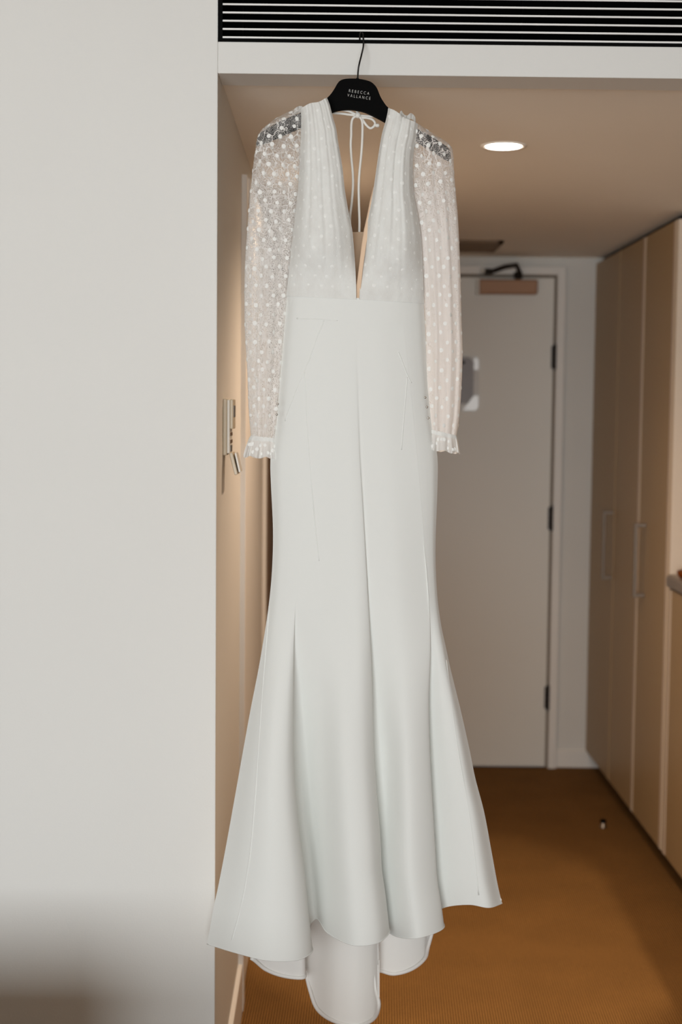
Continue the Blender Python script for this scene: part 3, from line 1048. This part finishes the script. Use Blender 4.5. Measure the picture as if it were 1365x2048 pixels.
def bodice(inner, outer, top_i, top_o, bot_i, bot_o, seed, side):
    rnd = random.Random(seed)
    nu, nv = 46, 60
    ph = [rnd.uniform(0, 6.28) for _ in range(6)]
    G, P = [], []
    for j in range(-5, nv + 1):
        row, prow = [], []
        for i in range(nu + 1):
            u = i / nu
            v = max(0, j) / nv
            pi_ = top_i + (bot_i - top_i) * v
            po_ = top_o + (bot_o - top_o) * v
            xi, xo = interp(inner, pi_), interp(outer, po_)
            px = xo + (xi - xo) * u
            py = po_ + (pi_ - po_) * u
            if v == 0: py += 1.5 * math.sin(9 * u + ph[0])
            base = 0.022 + 0.022 * math.sin(math.pi * min(1, v * 1.1)) ** 0.8 if True else 0
            edge = (abs(2 * u - 1)) ** 4
            y = YD - base * (1 - (0.8 if u < 0.5 else 0.3) * edge)
            # bust fullness
            y -= 0.022 * math.exp(-((v - 0.78) / 0.22) ** 2) * math.sin(math.pi * u)
            if u > 0.9: y += 0.004 * ((u - 0.9) / 0.1) ** 2
            yb = y
            # gathers running from the shoulder to the waist seam
            g = (math.sin(2 * math.pi * 3.2 * u + ph[1] + 0.8 * math.sin(2.2 * v + ph[2])) + 0.7 * math.sin(2 * math.pi * 6.3 * u + ph[3] + 1.1 * v) + 0.45 * math.sin(2 * math.pi * 10.7 * u + ph[4] - 1.6 * v))
            y += 0.0009 * g * (1 - 0.7 * math.exp(-((v - 0.8) / 0.2) ** 2) * (1 - u * 0.6)) * (0.5 + 0.5 * min(1, (1 - v) * 6))
            l_, r_ = interp(xL, 600), interp(xR, 606)
            s2 = max(-1.0, min(1.0, (px - (l_ + r_) / 2) / ((r_ - l_) / 2)))
            ysk = YD - 0.0400 * (1 - abs(s2) ** 2.6) ** 0.6 - 0.0011
            bl = min(1.0, max(0.0, (v - 0.72) / 0.28))
            bl = bl * bl * (3 - 2 * bl)
            y = y * (1 - bl) + (ysk + (y - yb) * 0.25) * bl
            w = at(px, py, y=y)
            if j < 0:      # wraps over the hanger arm to the back
                t = -j / 5
                w = w + Vector((0, 0.050 * t + 0.0, 0.006 * math.sin(math.pi * t) * 0.6 - 0.004 * t))
            row.append(w)
            prow.append((px, py, y))
        G.append(row)
        if j >= 0: P.append(prow)
    return G, P


def dots_mesh(name, centers, normals, r, mat_, parent, n=10, lift=0.0006):
    verts, faces = [], []
    for c, nrm in zip(centers, normals):
        nrm = nrm.normalized()
        a = nrm.cross(Vector((0, 0, 1)))
        if a.length < 1e-3: a = Vector((1, 0, 0))
        a.normalize()
        b = nrm.cross(a)
        rr = r * random.uniform(0.9, 1.1)
        k0 = len(verts)
        for q_ in range(n):
            t = 2 * math.pi * q_ / n
            verts.append(c + nrm * lift * 0.4 + (a * math.cos(t) + b * math.sin(t)) * rr)
        verts.append(c + nrm * lift * 1.6)
        for q_ in range(n): faces.append((k0 + q_, k0 + (q_ + 1) % n, k0 + n))
    me = bpy.data.meshes.new(name)
    me.from_pydata([tuple(v) for v in verts], [], faces)
    o = link(name, me, mat_, parent)
    o['kind'] = 'stuff'
    return o


def grid_dots(G, pitch, seed, normal_sign, vmin=0, vmax=None, closed=False, umin=0.02, umax=0.98):
    """scatter dots in a staggered lattice over a grid of points"""
    rnd = random.Random(seed)
    nv, nu = len(G), len(G[0])
    A = np.array([[p[:] for p in row] for row in G])
    cs, ns = [], []
    vlen = np.linalg.norm(np.diff(A[:, nu // 2], axis=0), axis=1)
    cum = np.concatenate([[0], np.cumsum(vlen)])
    tot = cum[-1]
    k = 0
    s = pitch * 0.4
    while s < tot - pitch * 0.3:
        j = np.searchsorted(cum, s) - 1
        f = (s - cum[j]) / max(1e-9, vlen[j])
        row = A[j] * (1 - f) + A[j + 1] * f
        ul = np.linalg.norm(np.diff(row, axis=0), axis=1)
        uc = np.concatenate([[0], np.cumsum(ul)])
        q_ = pitch * (0.25 if k % 2 else 0.75)
        while q_ < uc[-1] - pitch * 0.12:
            uu = q_ + rnd.uniform(-0.12, 0.12) * pitch
            if 0 < uu < uc[-1]:
                i = min(nu - 2, max(0, np.searchsorted(uc, uu) - 1))
                g = (uu - uc[i]) / max(1e-9, ul[i])
                p = row[i] * (1 - g) + row[i + 1] * g
                p[2] += rnd.uniform(-0.1, 0.1) * pitch
                du = A[j, i + 1] - A[j, i]
                dv = A[j + 1, i] - A[j, i]
                nn = np.cross(du, dv)
                nl = np.linalg.norm(nn)
                if nl > 1e-12 and umin < uu / uc[-1] < umax:
                    cs.append(Vector(p))
                    ns.append(Vector(nn / nl) * normal_sign)
            q_ += pitch
        s += pitch * 0.72
        k += 1
    return cs, ns


for (inn, outr, ti, to, bi, bo, seed, lab) in ((LI, LO, 197, 215, 599, 592, 3, 'l'), (RI, RO, 216, 249, 599, 607, 5, 'r')):
    G, P = bodice(inn, outr, ti, to, bi, bo, seed, lab)
    pn = link('bodice_panel', grid_mesh('bodice_panel', G), M_bodice, dress)
    md = pn.modifiers.new('thick', 'SOLIDIFY')
    md.thickness = 0.0009
    md.offset = 0
    crisp(pn)
    cs, ns = grid_dots(G[6:], 0.0245, seed, 1)
    ns = [n_ if n_.y < 0 else -n_ for n_ in ns]
    dots_mesh('flock_dots', cs, ns, 0.0036, M_dot, pn)
    # plain facing that binds the neckline edge
    ed = [Vector(r_[-1]) for r_ in G]
    tube('neck_binding', [ed], 0.0008, M_bodice, pn, 6)
    # back of the shoulder, hanging down behind the hanger
    GB = []
    for j in range(0, 21):
        v = j / 20
        row = []
        for i in range(21):
            u = i / 20 * 0.86
            pi_ = ti + (bi - ti) * v * 0.55
            po_ = to + (bo - to) * v * 0.55
            px = interp(outr, po_) + (interp(inn, pi_) - interp(outr, po_)) * u
            py = po_ + (pi_ - po_) * u
            row.append(at(px, py + 4, y=YD + 0.034 + 0.003 * math.sin(11 * u)))
        GB.append(row)
    link('shoulder_back', grid_mesh('shoulder_back', GB), M_bodice, dress)

# nude back panel and nude facing seen inside the plunging neckline
Gn = []
for j in range(13):
    v = j / 12
    row = []
    for i in range(17):
        u = i / 16
        px = 584 + (836 - 584) * u
        py = 461 + 3 * math.sin(3.14 * u) + (597 - 461) * v
        row.append(at(px, py, y=YD + 0.030 + 0.002 * math.sin(20 * u) - 0.008 * v))
    Gn.append(row)
bp_ = link('back_panel', grid_mesh('back_panel', Gn), M_nude, dress)
tag(bp_, 'nude mesh inset at the back')
fa = [((747, 374), (750, 376)), ((740, 405), (746, 406)), (((734), 436), (741, 438)), ((729, 458), (738, 458)), ((724, 490), (733, 490)), ((718, 540), (726, 540)), ((714, 570), (723, 570)), ((712.5, 599), (721, 599))]
Gf = [[at(a[0] + (b[0] - a[0]) * k / 4, a[1] + (b[1] - a[1]) * k / 4, y=YD - 0.016 - 0.021 * jx / 7 - 0.003 * k / 4) for k in range(5)] for jx, (a, b) in enumerate(fa)]
o = link('neck_facing', grid_mesh('neck_facing', Gf), mat('nude_facing', (0.72, 0.52, 0.36), 0.8), dress)
md = o.modifiers.new('thick', 'SOLIDIFY')
md.thickness = 0.001
tag(o, 'nude facing inside the neckline')

# waistband strip joining bodice and skirt
Gq = []
for j in range(9):
    v = j / 8
    row = []
    for i in range(61):
        u = i / 60
        l, r = interp(xL, 596), interp(xR, 606)
        px = l + 1 + (r - l - 2) * u
        top = 591 + 12 * u
        py = top + (645 + 4 * u - top) * v
        s_ = 2 * u - 1
        row.append(at(px, py, y=YD - 0.0400 * (1 - abs(s_) ** 2.6) ** 0.6 - 0.0004 if abs(s_) < 1 else YD))
    Gq.append(row)
wb = link('waistband', grid_mesh('waistband', Gq), M_crepe, dress)


# ---- sleeves
SL = [((598, 214), (608, 214)), ((572, 226), (610, 228)), ((545, 242), (610, 245)), ((525, 258), (609, 263)), ((514.5, 277), (608, 285)), ((511, 300), (606, 310)), ((504.5, 350), (603, 360)), ((497, 430), (597, 432)),
      ((490.5, 526), (589, 527)), ((489, 614), (582, 615)), ((491, 684), (576, 686)), ((495, 748), (570, 750)), ((498, 825), (562, 828)), ((502, 873), (556, 880))]
SR = [((828, 247), (838, 248)), ((827, 262), (861, 263)), ((826, 280), (893, 283)), ((825, 297), (904, 294.5)), ((824, 318), (907.5, 310)), ((824, 345), (908.5, 336)), ((826, 390), (912, 382)), ((836, 446), (917, 440)),
      ((844, 540), (921.5, 540)), ((849, 640), (924, 640)), ((850, 700), (926, 700)), ((850, 770), (924, 770)), ((853, 830), (920, 830)), ((856, 860), (914, 872))]


def rail(pts, n):
    return smooth_path([(a, b, 0) for a, b in pts], n)


def sleeve(rows, seed, lm, outer_left):
    rnd = random.Random(seed)
    k = 7
    Lr = rail([r_[0] for r_ in rows], k)
    Rr = rail([r_[1] for r_ in rows], k)
    nrow = len(Lr)
    nh = 36
    ph = [rnd.uniform(0, 6.28) for _ in range(8)]
    Gfr, Gbk, G = [], [], []
    for j in range(nrow):
        t = j / (nrow - 1)
        hd = 0.026 * min(1, 0.35 + t * 5) * (1 - 0.35 * t)
        f, b = [], []
        for side, arr in ((-1, f), (1, b)):
            for i in range(nh + 1):
                u = i / nh
                s_ = -math.cos(math.pi * u)
                px = Lr[j][0] + (Rr[j][0] - Lr[j][0]) * (s_ + 1) / 2
                py = Lr[j][1] + (Rr[j][1] - Lr[j][1]) * (s_ + 1) / 2
                prof = math.sqrt(max(0, 1 - s_ * s_))
                rip = (math.sin(9 * s_ + ph[0] + 2 * t) + 0.7 * math.sin(15 * s_ + ph[1] - 3 * t) + 0.4 * math.sin(26 * s_ + ph[2] + 7 * t)) * 0.0019 * min(1, t * 3)
                yc = YD + 0.004 + 0.006 * t
                y = yc + side * hd * prof + rip * prof
                arr.append(at(px, py, y=y))
        G.append(f + b[::-1][1:-1])
        Gfr.append(f)
        Gbk.append(b)
    o = link('sleeve', grid_mesh('sleeve', G, True), lm, dress)
    tag(o, 'sheer dotted sleeve')
    for GG, sd, pt in ((Gfr, seed, 0.0235), (Gbk, seed + 9, 0.0245)):
        cs, ns = grid_dots(GG[3:], pt, sd, 1)
        sg = -1 if GG is Gfr else 1
        ns = [n_ if n_.y * sg > 0 else -n_ for n_ in ns]
        dots_mesh('flock_dots', cs, ns, 0.0038, M_dot, o)
    return o


def cuff(tL, tR, bL, bR, parent, seed, hang):
    """gathered frill under a narrow band"""
    rnd = random.Random(seed)
    n = 96
    ph = rnd.uniform(0, 6.28)
    G = []
    for j in range(11):
        v = j / 10
        row = []
        for i in range(n):
            a = 2 * math.pi * i / n
            s_ = math.cos(a)
            u = (s_ + 1) / 2
            fl = v ** 0.75
            lx, ly = tL[0] + (bL[0] - tL[0]) * fl, tL[1] + (bL[1] - tL[1]) * v
            rx, ry = tR[0] + (bR[0] - tR[0]) * fl, tR[1] + (bR[1] - tR[1]) * v
            rip = math.sin(11 * a + ph) * 0.0045 * v + math.sin(19 * a + 2 * ph) * 0.002 * v
            px = lx + (rx - lx) * u
            py = ly + (ry - ly) * u + v * 2.2 * math.sin(7 * a + ph)
            y = YD + hang + math.sin(a) * (0.017 + 0.006 * v) + rip
            row.append(at(px, py, y=y))
        G.append(row)
    c = link('cuff', grid_mesh('cuff', G, True), M_laceC, parent)
    front = [r_[n // 2:] for r_ in G]
    bm = bmesh.new()
    ring = []
    for q_ in (0.03, 0.16, 0.2, 0.1):
        pass
    band = [G[0], G[1], G[2]]
    me = grid_mesh('band', [[p + Vector((0, -0.0012 * (1 if p.y < YD + hang else -1), 0.0)) for p in r_] for r_ in band], True)
    bn = link('cuff_band', me, M_bodice, parent)
    cs, ns = [], []
    rnd = random.Random(seed + 1)
    for q_ in range(12):
        jx = rnd.choice((4, 6, 8))
        ix = n // 2 + 9 + int(q_ * (n / 2 - 18) / 12)
        p = G[jx][ix]
        cs.append(p)
        ns.append(Vector((0, -1, 0.1)))
    dots_mesh('flock_dots', cs, ns, 0.0034, M_dot, parent)
    return c


M_pearl = mat('silver_button', (0.55, 0.52, 0.48), 0.15, 1.0)
s1 = sleeve(SL, 11, M_laceL, True)
cuff((502, 871), (556, 877), (486.5, 913), (561, 917), s1, 21, 0.010)
s2 = sleeve(SR, 31, M_laceR, False)
cuff((855, 857), (914, 871), (847, 897), (920.5, 907), s2, 41, 0.010)
for par, pts in ((s1, ((556, 808), (554, 829))), (s2, ((851, 795), (854.5, 814), (857, 836)))):
    for p in pts:
        lathe('button', [(0.0010, -0.0022), (0.0019, -0.0016), (0.0023, 0.0), (0.0019, 0.0016), (0.0010, 0.0022)], M_pearl, par, 12, at(*p, y=YD - 0.046), 'y')
# shoulder frills: little gathered tufts at the tops of the sleeves
for par, pts, sd in ((s2, [(798, 229), (803, 221), (808, 228), (815, 231), (822, 226), (829, 231), (832, 238), (832, 247)], 3), (s1, [(588, 219), (594, 214), (601, 212), (607, 214), (611, 219)], 4)):
    sp_ = smooth_path([(a, b, 0) for a, b in pts], 4)
    G = []
    for k in range(4):
        G.append([at(p[0], p[1] + k * 4.0, y=YD - 0.012 + 0.006 * math.sin(i * 1.1 + k * 0.4) + 0.004 * k) for i, p in enumerate(sp_)])
    link('shoulder_frill', grid_mesh('shoulder_frill', G), M_laceC, par)

# ---- neck ties: knotted cord with one loop and two long tails
YT = YD + 0.036


def cp(lst, dy=0.0):
    return smooth_path([at(a, b, y=YT + dy) for a, b in lst], 6)


paths = [cp([(664, 226), (685, 227.5), (704, 230), (716, 231)], 0.002), cp([(678, 219), (697, 222), (708, 227), (716, 231)], 0.0), cp([(712, 219), (716, 226), (718, 232)], 0.003),
         cp([(716, 231), (735, 232.5), (752, 233), (774, 236)], 0.002),
         cp([(717, 231), (726, 240), (733, 250), (741, 256.5), (748, 253), (750.5, 246), (745, 239), (735, 236), (724, 235), (716, 232)], -0.002),
         cp([(716, 231), (707, 236), (703.5, 247), (703, 270), (702, 290), (703.5, 318), (706, 345), (706.5, 372), (704, 405), (700.5, 436), (702, 465), (704, 500)], -0.003),
         cp([(716, 231), (723, 238), (725.5, 250), (725, 280), (723, 310), (719.5, 345), (718, 375), (718.5, 410), (719.5, 445), (718.5, 480), (716, 520), (713.5, 560)], -0.003)]
tie = tube('neck_tie', paths, 0.0023, M_cord, dress, 8)
lathe('knot', [(0.002, -0.005), (0.005, -0.003), (0.0055, 0.0), (0.0045, 0.004), (0.002, 0.0055)], M_cord, tie, 14, at(716, 231, y=YT - 0.003))
lathe('cord_end', [(0.0018, -0.004), (0.0034, -0.002), (0.0036, 0.002), (0.002, 0.004)], M_cord, tie, 12, at(755, 251, y=YT - 0.002), 'x')
